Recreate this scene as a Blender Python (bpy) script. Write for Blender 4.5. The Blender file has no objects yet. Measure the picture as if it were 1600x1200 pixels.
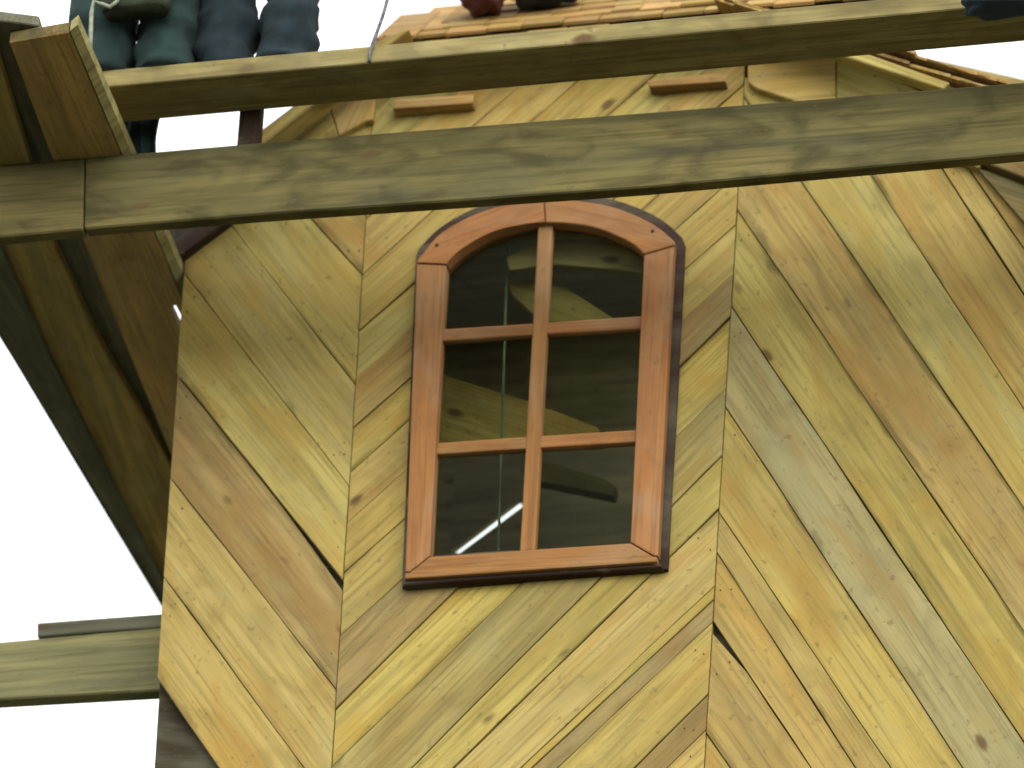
import bpy, bmesh, math, random
from mathutils import Vector, Matrix

random.seed(7)
sc = bpy.context.scene
col = sc.collection
R = math.radians

# ------------------------------------------------------------------ camera
YAW, PITCH, ROLL = R(14.3), R(31.4), R(3.3)
FPX = 12000.0                       # focal length in pixels of a 1600 px wide frame
DIST = FPX / 606.0                  # metres from lens to the middle of the wall
HC = 1.6 + DIST * math.sin(PITCH)   # height of the middle of the view above the ground
cr = Vector((math.cos(YAW), math.sin(YAW), 0))
ch = Vector((-math.sin(YAW), math.cos(YAW), 0))
cf = ch * math.cos(PITCH) + Vector((0, 0, math.sin(PITCH)))
cu = ch * -math.sin(PITCH) + Vector((0, 0, math.cos(PITCH)))
RT = cr * math.cos(ROLL) + cu * math.sin(ROLL)
UP = cu * math.cos(ROLL) - cr * math.sin(ROLL)
CAM = Vector((0, 0, HC)) - cf * DIST
cd = bpy.data.cameras.new('camera')
cam = bpy.data.objects.new('camera', cd)
col.objects.link(cam)
m3 = Matrix((RT, UP, -cf)).transposed()
cam.matrix_world = Matrix.Translation(CAM) @ m3.to_4x4()
cd.sensor_width = 36.0
cd.lens = 36.0 * FPX / 1600.0
cd.clip_start = 0.1
cd.clip_end = 5000
cd.dof.use_dof = True               # the photograph is soft all over: focused a little short
cd.dof.focus_distance = DIST - 0.9
cd.dof.aperture_fstop = 2.7
sc.camera = cam

# ------------------------------------------------------------------ sky, sun, exposure
SUN_EL, SUN_AZ = R(38), R(152)      # azimuth clockwise from +Y: behind the photographer, a little right
w = bpy.data.worlds.new('World')
sc.world = w
w.use_nodes = True
nt = w.node_tree
nt.nodes.clear()
sky = nt.nodes.new('ShaderNodeTexSky')
sky.sky_type = 'NISHITA'
sky.sun_disc = False
sky.sun_elevation = SUN_EL
sky.sun_rotation = SUN_AZ
sky.dust_density = 0.3
sky.air_density = 2.0
hs = nt.nodes.new('ShaderNodeHueSaturation')      # an overcast, colourless sky
hs.inputs['Saturation'].default_value = 0.12
bgn = nt.nodes.new('ShaderNodeBackground')
bgn.inputs['Strength'].default_value = 0.15
wo = nt.nodes.new('ShaderNodeOutputWorld')
nt.links.new(sky.outputs[0], hs.inputs['Color'])
nt.links.new(hs.outputs[0], bgn.inputs[0])
nt.links.new(bgn.outputs[0], wo.inputs[0])
sd = bpy.data.lights.new('sun', 'SUN')
sd.energy = 0.9
sd.angle = R(60)
sd.color = (1.0, 0.96, 0.88)
so = bpy.data.objects.new('sun', sd)
col.objects.link(so)
sdir = Vector((math.sin(SUN_AZ) * math.cos(SUN_EL), math.cos(SUN_AZ) * math.cos(SUN_EL), math.sin(SUN_EL)))
so.rotation_euler = sdir.to_track_quat('Z', 'Y').to_euler()
so.location = (0, -6, HC + 12)
sc.view_settings.view_transform = 'Standard'
sc.view_settings.look = 'None'
sc.view_settings.gamma = 1.0
sc.view_settings.use_curve_mapping = False
sc.view_settings.exposure = 1.62
sc.render.engine = 'CYCLES'
sc.cycles.use_denoising = True
sc.cycles.max_bounces = 6
sc.cycles.transparent_max_bounces = 16

# ------------------------------------------------------------------ helpers
def ray(px, py):
    return cf * FPX + RT * (px - 800) - UP * (py - 600)

def at(px, py, y=0.0):
    """The point of the vertical plane Y = y seen at a pixel of the photograph."""
    d = ray(px, py)
    return CAM + d * ((y - CAM.y) / d.y)

def atz(px, py, z):
    d = ray(px, py)
    return CAM + d * ((z - CAM.z) / d.z)

def empty(name, loc, label, cat, group=None):
    o = bpy.data.objects.new(name, None)
    o.empty_display_size = 0.1
    o.location = loc
    col.objects.link(o)
    return tag(o, label, cat, group)

def tag(o, label, cat, group=None):
    o['label'] = label
    o['category'] = cat
    if group:
        o['group'] = group
    return o

def origin_of(o):
    v = o.location.copy()
    p = o.parent
    while p:
        v += p.matrix_basis.to_translation() if p.rotation_euler == 0 else p.location
        p = p.parent
    return v

def link_mesh(name, me, mat, loc, rot=None, parent=None):
    o = bpy.data.objects.new(name, me)
    col.objects.link(o)
    if mat:
        me.materials.append(mat)
    M = Matrix.Translation(loc) @ (rot.to_4x4() if rot else Matrix.Identity(4))
    if parent:
        o.parent = parent
        o.matrix_basis = world_of(parent).inverted() @ M
    else:
        o.matrix_basis = M
    return o

def world_of(o):
    M = o.matrix_basis.copy()
    if o.parent:
        M = world_of(o.parent) @ M
    return M

def board_uv(bm):
    """u runs along the board in metres, v across it from 0 to 1."""
    zs = [v.co.z for v in bm.verts]
    lo, hi = min(zs), max(zs)
    uv = bm.loops.layers.uv.new('across')
    for f in bm.faces:
        for l in f.loops:
            l[uv].uv = (l.vert.co.x, (l.vert.co.z - lo) / max(hi - lo, 1e-6))

def poly_solid(pts, ext, grain=None, bevel=0.0, seg=1):
    """A solid from a flat polygon of world points pushed along ext. Returns mesh, origin, rotation (local X = grain)."""
    n = len(pts)
    c = sum(pts, Vector()) / n
    if grain is None:
        best = max(range(n), key=lambda i: (pts[(i + 1) % n] - pts[i]).length)
        grain = pts[(best + 1) % n] - pts[best]
    gx = grain.normalized()
    gy = ext.normalized()
    gx = (gx - gy * gx.dot(gy)).normalized()
    gz = gx.cross(gy)
    rot = Matrix((gx, gy, gz)).transposed()
    inv = rot.transposed()
    bm = bmesh.new()
    a = [bm.verts.new(inv @ (p - c)) for p in pts]
    b = [bm.verts.new(inv @ (p + ext - c)) for p in pts]
    bm.faces.new(a)
    bm.faces.new(b[::-1])
    for i in range(n):
        j = (i + 1) % n
        bm.faces.new((a[j], a[i], b[i], b[j]))
    bmesh.ops.recalc_face_normals(bm, faces=bm.faces[:])
    if bevel:
        bmesh.ops.bevel(bm, geom=bm.edges[:], offset=bevel, segments=seg, profile=0.6, affect='EDGES', clamp_overlap=True)
    board_uv(bm)
    me = bpy.data.meshes.new('m')
    bm.to_mesh(me)
    bm.free()
    return me, c, rot

def slab(name, px, y, thick, mat, parent=None, grain=None, bevel=0.002, seg=1):
    """A board whose front face is the polygon px on the plane Y = y, thick metres deep."""
    pts = [at(p[0], p[1], y) for p in px]
    if grain:
        grain = at(grain[1][0], grain[1][1], y) - at(grain[0][0], grain[0][1], y)
    me, c, rot = poly_solid(pts, Vector((0, thick, 0)), grain, bevel, seg)
    return link_mesh(name, me, mat, c, rot, parent)

def deck(name, px, z, thick, mat, parent=None, grain=None, bevel=0.003):
    """A flat-lying board whose underside is the polygon px on the level plane Z = z."""
    pts = [atz(p[0], p[1], z) for p in px]
    if grain:
        grain = atz(grain[1][0], grain[1][1], z) - atz(grain[0][0], grain[0][1], z)
    me, c, rot = poly_solid(pts, Vector((0, 0, thick)), grain, bevel)
    return link_mesh(name, me, mat, c, rot, parent)

def tube(name, pts, r, mat, parent=None, sides=8):
    bm = bmesh.new()
    rings = []
    n = len(pts)
    for i, p in enumerate(pts):
        d = (pts[min(i + 1, n - 1)] - pts[max(i - 1, 0)]).normalized()
        a = d.orthogonal().normalized()
        b = d.cross(a)
        if i and rings:
            pass
        rad = r[i] if isinstance(r, (list, tuple)) else r
        ref = Vector((0.3, 1, 0.2)).normalized()
        a = (ref - d * ref.dot(d)).normalized()
        b = d.cross(a)
        rings.append([bm.verts.new(p - pts[0] + (a * math.cos(t) + b * math.sin(t)) * rad)
                      for t in [2 * math.pi * k / sides for k in range(sides)]])
    for i in range(n - 1):
        for k in range(sides):
            l = (k + 1) % sides
            bm.faces.new((rings[i][k], rings[i][l], rings[i + 1][l], rings[i + 1][k]))
    bm.faces.new(rings[0][::-1])
    bm.faces.new(rings[-1])
    bmesh.ops.recalc_face_normals(bm, faces=bm.faces[:])
    for f in bm.faces:
        f.smooth = True
    me = bpy.data.meshes.new('m')
    bm.to_mesh(me)
    bm.free()
    return link_mesh(name, me, mat, pts[0], None, parent)

# ------------------------------------------------------------------ materials
def new_mat(name):
    m = bpy.data.materials.new(name)
    m.use_nodes = True
    t = m.node_tree
    b = t.nodes['Principled BSDF']
    return m, t, b

def wood(name, light, dark, stain=(0.10, 0.065, 0.03), stain_amt=0.5, knot=0.9, grey=0.0, greycol=(0.30, 0.31, 0.22),
         rough=0.75, vary=0.07, grain=1.0, bump=0.25, huev=0.008, blotch=0.35, edge=0.0, tone=0.86, streaky=0.35, warm=0.0):
    m, t, b = new_mat(name)
    N, L = t.nodes, t.links
    def nd(k, **kw):
        n = N.new(k)
        for a, v in kw.items():
            setattr(n, a, v)
        return n
    tc = nd('ShaderNodeTexCoord')
    oi = nd('ShaderNodeObjectInfo')
    off = nd('ShaderNodeVectorMath', operation='SCALE')
    off.inputs[0].default_value = (37.0, 11.0, 53.0)
    L.new(oi.outputs['Random'], off.inputs['Scale'])
    add = nd('ShaderNodeVectorMath', operation='ADD')
    L.new(tc.outputs['Object'], add.inputs[0])
    L.new(off.outputs[0], add.inputs[1])
    def noise(scale, detail, dist, sx, sy, sz):
        mp = nd('ShaderNodeMapping')
        mp.inputs['Scale'].default_value = (sx, sy, sz)
        L.new(add.outputs[0], mp.inputs['Vector'])
        n = nd('ShaderNodeTexNoise')
        n.inputs['Scale'].default_value = scale
        n.inputs['Detail'].default_value = detail
        n.inputs['Distortion'].default_value = dist
        L.new(mp.outputs[0], n.inputs['Vector'])
        return n.outputs['Fac']
    def ramp(src, lo, hi, a=0.0, bb=1.0):
        r = nd('ShaderNodeMapRange')
        r.interpolation_type = 'SMOOTHSTEP'
        r.inputs['From Min'].default_value = lo
        r.inputs['From Max'].default_value = hi
        r.inputs['To Min'].default_value = a
        r.inputs['To Max'].default_value = bb
        L.new(src, r.inputs['Value'])
        return r.outputs['Result']
    def mix(fac, a, c):
        x = nd('ShaderNodeMix', data_type='RGBA')
        if hasattr(fac, 'links'):
            L.new(fac, x.inputs['Factor'])
        else:
            x.inputs['Factor'].default_value = fac
        for s, v in (('A', a), ('B', c)):
            sock = [q for q in x.inputs if q.name == s and q.type == 'RGBA'][0]
            if hasattr(v, 'links'):
                L.new(v, sock)
            else:
                sock.default_value = (*v, 1)
        return [q for q in x.outputs if q.type == 'RGBA'][0]
    fine = noise(1.0, 5, 0.35, 3.2, 70, 120 * grain)
    streak = noise(1.0, 3, 0.6, 2.0, 30, 42 * grain)
    mid = noise(1.0, 4, 0.8, 1.3, 14, 16)
    big = noise(1.0, 3, 1.2, 2.2, 5, 6)
    c0 = mix(ramp(mid, 0.34, 0.66), light, dark)
    c0 = mix(ramp(streak, 0.50, 0.72, 0, streaky), c0, tuple(v * 0.62 for v in dark))
    c0 = mix(ramp(streak, 0.46, 0.30, 0, streaky * 0.8), c0, tuple(min(1, v * 1.22) for v in light))
    c1 = mix(ramp(fine, 0.46, 0.70, 0, 0.55), c0, tuple(v * 0.5 for v in dark))
    g = mix(ramp(big, 0.42, 0.68, 0, 0.15 + grey), c1, greycol)
    cl = noise(1.0, 5, 1.0, 5.0, 9, 11)
    g = mix(ramp(cl, 0.44, 0.72, 0, blotch), g, tuple(v * 0.52 for v in dark))
    wmn = noise(1.0, 3, 0.9, 2.6, 7, 8)
    g = mix(ramp(wmn, 0.50, 0.66, 0, warm), g, (dark[0] * 0.98, dark[1] * 0.80, dark[2] * 0.62))
    st = noise(1.0, 4, 0.5, 1.0, 9, 13)
    s1 = mix(ramp(st, 0.60, 0.76, 0, stain_amt), g, stain)
    # knots and blemishes
    mp = nd('ShaderNodeMapping')
    mp.inputs['Scale'].default_value = (4.2, 6.0, 9.0)
    L.new(add.outputs[0], mp.inputs['Vector'])
    wob = nd('ShaderNodeTexNoise')
    wob.inputs['Scale'].default_value = 3.0
    L.new(mp.outputs[0], wob.inputs['Vector'])
    wm = nd('ShaderNodeMix', data_type='VECTOR')
    wm.inputs['Factor'].default_value = 0.12
    va = [q for q in wm.inputs if q.type == 'VECTOR' and q.name == 'A'][0]
    vb = [q for q in wm.inputs if q.type == 'VECTOR' and q.name == 'B'][0]
    L.new(mp.outputs[0], va)
    L.new(wob.outputs['Color'], vb)
    vo = nd('ShaderNodeTexVoronoi')
    vo.inputs['Scale'].default_value = 1.0
    L.new([q for q in wm.outputs if q.type == 'VECTOR'][0], vo.inputs['Vector'])
    sep = nd('ShaderNodeSeparateColor')
    L.new(vo.outputs['Color'], sep.inputs[0])
    gate = ramp(sep.outputs[0], 0.28, 0.6)
    spot = ramp(vo.outputs['Distance'], 0.135, 0.05)
    mul = nd('ShaderNodeMath', operation='MULTIPLY')
    L.new(gate, mul.inputs[0])
    L.new(spot, mul.inputs[1])
    mul2 = nd('ShaderNodeMath', operation='MULTIPLY')
    L.new(mul.outputs[0], mul2.inputs[0])
    mul2.inputs[1].default_value = knot
    k1 = mix(mul2.outputs[0], s1, (0.085, 0.05, 0.02))
    # fine dark specks: nail heads, saw marks, dirt
    if edge:
        un = nd('ShaderNodeUVMap')
        su = nd('ShaderNodeSeparateXYZ')
        L.new(un.outputs[0], su.inputs[0])
        inv = nd('ShaderNodeMath', operation='SUBTRACT')
        inv.inputs[0].default_value = 1.0
        L.new(su.outputs[1], inv.inputs[1])
        mn = nd('ShaderNodeMath', operation='MINIMUM')
        L.new(su.outputs[1], mn.inputs[0])
        L.new(inv.outputs[0], mn.inputs[1])
        wobble = noise(1.0, 5, 0.8, 4.0, 8, 22)
        sc_ = nd('ShaderNodeMath', operation='MULTIPLY_ADD')
        L.new(wobble, sc_.inputs[0])
        sc_.inputs[1].default_value = 0.75
        L.new(mn.outputs[0], sc_.inputs[2])
        em = ramp(sc_.outputs[0], 0.43, 0.27, 0, edge)
        k1 = mix(em, k1, tuple(v * 0.36 for v in dark))
    sp = noise(1.0, 3, 0.0, 38, 38, 60)
    k2 = mix(ramp(sp, 0.62, 0.74, 0, 0.55), k1, (0.12, 0.09, 0.04))
    hv = nd('ShaderNodeHueSaturation')
    L.new(k2, hv.inputs['Color'])
    r1 = ramp(oi.outputs['Random'], 0, 1, tone * (1 - vary), tone * (1 + vary))
    N[r1.node.name].interpolation_type = 'LINEAR'
    L.new(r1, hv.inputs['Value'])
    fr = nd('ShaderNodeMath', operation='FRACT')
    ms = nd('ShaderNodeMath', operation='MULTIPLY')
    L.new(oi.outputs['Random'], ms.inputs[0])
    ms.inputs[1].default_value = 7.31
    L.new(ms.outputs[0], fr.inputs[0])
    r2 = ramp(fr.outputs[0], 0, 1, 0.5 - huev, 0.5 + huev)
    L.new(r2, hv.inputs['Hue'])
    L.new(hv.outputs[0], b.inputs['Base Color'])
    b.inputs['Roughness'].default_value = rough
    b.inputs['Specular IOR Level'].default_value = 0.12
    bp = nd('ShaderNodeBump')
    bp.inputs['Strength'].default_value = bump * 1.6
    bp.inputs['Distance'].default_value = 0.004
    L.new(fine, bp.inputs['Height'])
    L.new(bp.outputs[0], b.inputs['Normal'])
    return m

W = {}
W['pale'] = wood('wood_pale', (0.355, 0.283, 0.090), (0.295, 0.226, 0.065), warm=0.5, stain_amt=0.45, grey=0.16, greycol=(0.28, 0.25, 0.117), edge=0.65)
W['yellow'] = wood('wood_yellow', (0.352, 0.265, 0.072), (0.285, 0.202, 0.050), warm=0.5, stain_amt=0.5, grey=0.10, greycol=(0.27, 0.235, 0.104), edge=0.65)
W['tan'] = wood('wood_tan', (0.330, 0.249, 0.075), (0.252, 0.181, 0.052), warm=0.5, stain_amt=0.5, grey=0.12, greycol=(0.235, 0.205, 0.090), edge=0.7)
W['grey'] = wood('wood_greygreen', (0.290, 0.250, 0.104), (0.245, 0.205, 0.079), stain=(0.18, 0.11, 0.032), warm=0.5, stain_amt=0.6, grey=0.5, greycol=(0.245, 0.230, 0.110), edge=0.6)
W['brown'] = wood('wood_brown', (0.274, 0.210, 0.074), (0.195, 0.144, 0.048), warm=0.5, stain_amt=0.5, grey=0.25, greycol=(0.19, 0.17, 0.082), edge=0.6)
W['mixed'] = wood('wood_streaked', (0.345, 0.263, 0.076), (0.265, 0.193, 0.053), stain=(0.10, 0.075, 0.030), warm=0.5, stain_amt=0.85, edge=0.85, greycol=(0.24, 0.215, 0.099))
W['weather'] = wood('wood_weathered', (0.165, 0.130, 0.046), (0.098, 0.082, 0.031), stain=(0.036, 0.034, 0.02), stain_amt=0.75, knot=0.6,
                    grey=0.35, greycol=(0.088, 0.086, 0.043), vary=0.03, blotch=0.85, edge=0.5, tone=0.82, streaky=0.2)
W['weather3'] = wood('wood_weathered_light', (0.20, 0.185, 0.080), (0.135, 0.132, 0.060), stain=(0.07, 0.07, 0.04), stain_amt=0.6, grey=0.3,
                     greycol=(0.16, 0.17, 0.09), vary=0.03, edge=0.5)
W['edge'] = wood('wood_scaffold', (0.30, 0.255, 0.10), (0.20, 0.165, 0.062), stain=(0.10, 0.10, 0.055), stain_amt=0.65, vary=0.03, blotch=0.5, edge=0.4)
W['darkplank'] = wood('wood_dark_plank', (0.38, 0.265, 0.09), (0.26, 0.185, 0.068), stain_amt=0.5, vary=0.12)
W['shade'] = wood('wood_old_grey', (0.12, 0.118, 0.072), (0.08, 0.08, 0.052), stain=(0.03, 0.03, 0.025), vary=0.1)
W['shingle'] = wood('wood_shingle', (0.34, 0.218, 0.070), (0.25, 0.150, 0.043), stain_amt=0.5, vary=0.22, huev=0.008)
W['soffit'] = wood('wood_soffit', (0.39, 0.27, 0.085), (0.32, 0.205, 0.06), stain_amt=0.3)
W['redbrown'] = wood('wood_redbrown', (0.20, 0.09, 0.04), (0.13, 0.055, 0.025), stain_amt=0.3)
W['backing'] = wood('wood_backing', (0.04, 0.03, 0.015), (0.028, 0.02, 0.01), vary=0.05)
W['frame'] = wood('wood_window_stain', (0.285, 0.130, 0.041), (0.240, 0.106, 0.033), stain=(0.14, 0.066, 0.024), stain_amt=0.35, knot=0.2, rough=0.65, vary=0.06, bump=0.15, edge=0.12, streaky=0.18, huev=0.004)
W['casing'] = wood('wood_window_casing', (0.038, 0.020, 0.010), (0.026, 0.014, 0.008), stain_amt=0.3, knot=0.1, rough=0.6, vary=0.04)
W['room'] = wood('wood_room', (0.44, 0.38, 0.20), (0.32, 0.28, 0.15), vary=0.1)

def plain(name, c, rough=0.8, metal=0.0, var=0.25, scale=14, bump=0.0):
    m, t, b = new_mat(name)
    n = t.nodes.new('ShaderNodeTexNoise')
    n.inputs['Scale'].default_value = scale
    n.inputs['Detail'].default_value = 5
    tc = t.nodes.new('ShaderNodeTexCoord')
    t.links.new(tc.outputs['Object'], n.inputs['Vector'])
    r = t.nodes.new('ShaderNodeValToRGB')
    r.color_ramp.elements[0].position = 0.3
    r.color_ramp.elements[1].position = 0.7
    r.color_ramp.elements[0].color = (*[v * (1 - var) for v in c], 1)
    r.color_ramp.elements[1].color = (*[min(1, v * (1 + var)) for v in c], 1)
    t.links.new(n.outputs['Fac'], r.inputs[0])
    t.links.new(r.outputs[0], b.inputs['Base Color'])
    b.inputs['Roughness'].default_value = rough
    b.inputs['Metallic'].default_value = metal
    b.inputs['Specular IOR Level'].default_value = 0.25
    if bump:
        bp = t.nodes.new('ShaderNodeBump')
        bp.inputs['Strength'].default_value = bump
        bp.inputs['Distance'].default_value = 0.01
        t.links.new(n.outputs['Fac'], bp.inputs['Height'])
        t.links.new(bp.outputs[0], b.inputs['Normal'])
    return m

M_TROUSER = plain('cloth_dark_teal', (0.009, 0.021, 0.019), 0.95, var=0.4, scale=18, bump=0.5)
M_TROUSER2 = plain('cloth_dark_blue', (0.006, 0.013, 0.016), 0.95, var=0.4, scale=18, bump=0.5)
M_JACKET = plain('cloth_khaki', (0.022, 0.028, 0.014), 0.95, var=0.35, scale=14, bump=0.5)
M_SHIRT = plain('cloth_grey', (0.12, 0.13, 0.15), 0.95)
M_BOOT = plain('boot_leather', (0.012, 0.012, 0.014), 0.85, scale=30)
M_SKIN = plain('skin', (0.30, 0.17, 0.10), 0.6, var=0.1)
M_HAIR = plain('hair', (0.015, 0.012, 0.01), 0.6)
M_ROPE = plain('rope_dark', (0.10, 0.10, 0.11), 0.9, scale=90, var=0.5)
M_CORD = plain('cord_pale', (0.20, 0.22, 0.16), 0.9, scale=60)
M_CORD2 = plain('cord_green', (0.10, 0.125, 0.07), 0.9, scale=60)
M_MAROON = plain('sack_maroon', (0.07, 0.022, 0.02), 0.9, scale=16, bump=0.5)
M_BLACK = plain('cloth_black', (0.02, 0.02, 0.024), 0.95, scale=16, bump=0.5)
M_TARP = plain('cloth_bundle', (0.018, 0.028, 0.04), 0.95, scale=12, bump=0.5)
M_SHEET = plain('roofing_sheet', (0.62, 0.68, 0.66), 0.5, scale=20, var=0.12)
M_NAIL = plain('nail_iron', (0.02, 0.015, 0.012), 0.6, scale=40)
M_GROUND = plain('ground_earth', (0.075, 0.075, 0.045), 0.95, scale=0.6, var=0.4)

mg, tg, bg = new_mat('window_glass')
tg.nodes.remove(bg)
tr = tg.nodes.new('ShaderNodeBsdfTransparent')
tr.inputs[0].default_value = (0.86, 0.90, 0.86, 1)
gl = tg.nodes.new('ShaderNodeBsdfGlossy')
gl.inputs['Roughness'].default_value = 0.02
fz = tg.nodes.new('ShaderNodeFresnel')
fz.inputs['IOR'].default_value = 1.075
mx = tg.nodes.new('ShaderNodeMixShader')
tg.links.new(fz.outputs[0], mx.inputs[0])
tg.links.new(tr.outputs[0], mx.inputs[1])
tg.links.new(gl.outputs[0], mx.inputs[2])
tg.links.new(mx.outputs[0], tg.nodes['Material Output'].inputs[0])

# ------------------------------------------------------------------ the ground
bm = bmesh.new()
S = 3000
for x, y in ((-S, -S), (S, -S), (S, S), (-S, S)):
    bm.verts.new((x, y, 0))
bm.faces.new(bm.verts[:])
me = bpy.data.meshes.new('ground')
bm.to_mesh(me)
bm.free()
g = link_mesh('ground', me, M_GROUND, Vector((0, 0, 0)))
g['kind'] = 'structure'

# ------------------------------------------------------------------ the boarded gable wall
YF = -0.022          # nominal face of the cladding
BT = 0.022
wall = empty('gable_wall', (at(250, 1200).x, 0.0, 0.0), 'gable wall clad in three bands of diagonal yellow boards around the arched window', 'wall')

def xz(px, py):
    p = at(px, py, YF)
    return Vector((p.x, p.z))

def clip(poly, a, b, off=0.0):
    """Keep the part of poly left of the directed line a->b, moved inwards by off (xz plane)."""
    d = (b - a).normalized()
    n = Vector((-d.y, d.x))
    out = []
    for i in range(len(poly)):
        p, q = poly[i], poly[(i + 1) % len(poly)]
        sp, sq = (p - a).dot(n) - off, (q - a).dot(n) - off
        if sp >= 0:
            out.append(p)
        if (sp < 0) != (sq < 0):
            out.append(p + (q - p) * (sp / (sp - sq)))
    return out

# the window opening cut through boards and backing
HOLE_PX = [(672, 872), (1000, 852), (1022, 400), (985, 372), (930, 348), (850, 338), (770, 350), (715, 380), (690, 415)]
hm, hc, hr = poly_solid([at(p[0], p[1], -0.2) + Vector((0, 0, 0)) for p in HOLE_PX], Vector((0, 0.5, 0)))
# the opening runs square through the wall: same outline, pushed along Y from its place on the cladding
hm, hc, hr = poly_solid([Vector((at(p[0], p[1], YF).x, -0.2, at(p[0], p[1], YF).z)) for p in HOLE_PX], Vector((0, 0.5, 0)))
cutter = link_mesh('cutter', hm, None, hc, hr)
hole_xz = [xz(*p) for p in HOLE_PX]

def cut_opening(o):
    md = o.modifiers.new('b', 'BOOLEAN')
    md.operation = 'DIFFERENCE'
    md.object = cutter
    md.solver = 'EXACT'
    bpy.context.view_layer.update()
    dg = bpy.context.evaluated_depsgraph_get()
    me2 = bpy.data.meshes.new_from_object(o.evaluated_get(dg))
    o.modifiers.clear()
    o.data = me2

def overlaps_hole(poly):
    q = poly
    for i in range(len(hole_xz)):
        q = clip(q, hole_xz[i], hole_xz[(i + 1) % len(hole_xz)])
        if len(q) < 3:
            return False
    return True

def ccw(poly):
    s = sum(poly[i].x * poly[(i + 1) % len(poly)].y - poly[(i + 1) % len(poly)].x * poly[i].y for i in range(len(poly)))
    return poly if s > 0 else poly[::-1]

def roughen(poly, d, amp=0.0016):
    """Split the long edges and make them gently uneven, like sawn boards."""
    out = []
    n = len(poly)
    for i in range(n):
        p, q = poly[i], poly[(i + 1) % n]
        out.append(p)
        e = q - p
        if e.length > 0.25 and abs(e.normalized().dot(d)) > 0.95:
            k = int(e.length / 0.12)
            nn = Vector((-e.y, e.x)).normalized()
            ph, fr = random.uniform(0, 6), random.uniform(4, 9)
            for j in range(1, k):
                t = j / k
                out.append(p + e * t + nn * (amp * (0.6 * math.sin(ph + fr * t * e.length) + random.uniform(-0.5, 0.5))))
    return out

def add_board(poly, d, mat, proud):
    if len(poly) < 3:
        return None
    area = abs(sum(poly[i].x * poly[(i + 1) % len(poly)].y - poly[(i + 1) % len(poly)].x * poly[i].y for i in range(len(poly)))) / 2
    if area < 0.0004:
        return None
    poly2 = roughen(poly, d)
    y = YF - proud
    pts = [Vector((p.x, y, p.y)) for p in poly2]
    me, c, rot = poly_solid(pts, Vector((0, BT + proud, 0)), Vector((d.x, 0, d.y)), 0.0014)
    o = link_mesh('board', me, mat, c, rot, wall)
    if overlaps_hole(poly):
        cut_opening(o)
    else:
        nail_board(poly, d, y)
    o.matrix_basis = o.matrix_basis @ Matrix.Rotation(R(random.uniform(-1.3, 1.3)), 4, 'X')
    return o

bmn = bmesh.new()
bmesh.ops.create_cone(bmn, cap_ends=True, segments=8, radius1=0.0021, radius2=0.0018, depth=0.004)
NAIL = bpy.data.meshes.new('nail_head')
bmn.to_mesh(NAIL)
bmn.free()
NAIL.materials.append(M_NAIL)
def nail_board(poly, d, y):
    """Two nail heads near each end of a board."""
    n = Vector((-d.y, d.x))
    t = [p.dot(d) for p in poly]
    for te, sg in ((min(t), 1), (max(t), -1)):
        for f in (0.3, 0.72):
            tt = te + sg * random.uniform(0.06, 0.12)
            cs = []
            for i in range(len(poly)):
                a, b = poly[i], poly[(i + 1) % len(poly)]
                ta, tb = a.dot(d) - tt, b.dot(d) - tt
                if (ta < 0) != (tb < 0):
                    cs.append((a + (b - a) * (ta / (ta - tb))).dot(n))
            if len(cs) < 2 or max(cs) - min(cs) < 0.05:
                continue
            v = min(cs) + (max(cs) - min(cs)) * (f + random.uniform(-0.08, 0.08))
            p = d * tt + n * v
            o = bpy.data.objects.new('nail', NAIL)
            col.objects.link(o)
            o.parent = wall
            o.matrix_basis = world_of(wall).inverted() @ Matrix.Translation((p.x, y, p.y)) @ Matrix.Rotation(R(90), 4, 'X')

def zone(region_px, lines, mats, gaps=None, cuts=None):
    """Boards between successive lines (top to bottom), each line given by two pixels left -> right."""
    base = ccw([xz(*p) for p in region_px])
    L = [(xz(*q[0]), xz(*q[1])) for q in lines]
    LU = [(xz(*q[-2]), xz(*q[-1])) for q in lines]      # upper edge of the board below, where a joint gapes
    for i in range(len(L) + 1):
        poly = base
        g0 = (gaps or {}).get(i - 1, 0.0009)
        g1 = (gaps or {}).get(i, 0.0009)
        d = (L[min(i, len(L) - 1)][1] - L[min(i, len(L) - 1)][0]).normalized()
        if i > 0:
            a, b = LU[i - 1]
            poly = clip(poly, b, a, g0)          # below the upper line
        if poly and i < len(L):
            a, b = L[i]
            poly = clip(poly, a, b, g1)          # above the lower line
        if (cuts or {}).get(i) and poly:
            a, b = cuts[i]                       # a corner split away: the joint gapes there
            poly = clip(poly, xz(*b), xz(*a))
        if mats[i] is None or len(poly) < 3:
            continue
        add_board(poly, d, W[mats[i]], random.uniform(0, 0.007))

ROOF_L = ((290, 406), (600, 168))
ROOF_R = ((1165, 118), (1720, 334))
# left band, boards falling to the right
SEAM1 = ((583, 150), (510, 1340))
zone([(289, 407), (575, 187), (581.5, 187), (508.8, 1340), (228, 1340), (240, 1150)],
     [((430, 280), (572, 436)), ((369, 362), (551, 596)), ((296, 438), (543, 757)), ((289, 600), (527, 897)),
      ((278, 762), (516, 1066)), ((262, 910), (508, 1245)), ((250, 1066), (430, 1325))],
     ['tan', 'pale', 'pale', 'pale', 'brown', 'pale', 'yellow', None], {3: 0.0018, 0: 0.0006}, {4: ((470, 832), (530, 916))})
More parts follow.
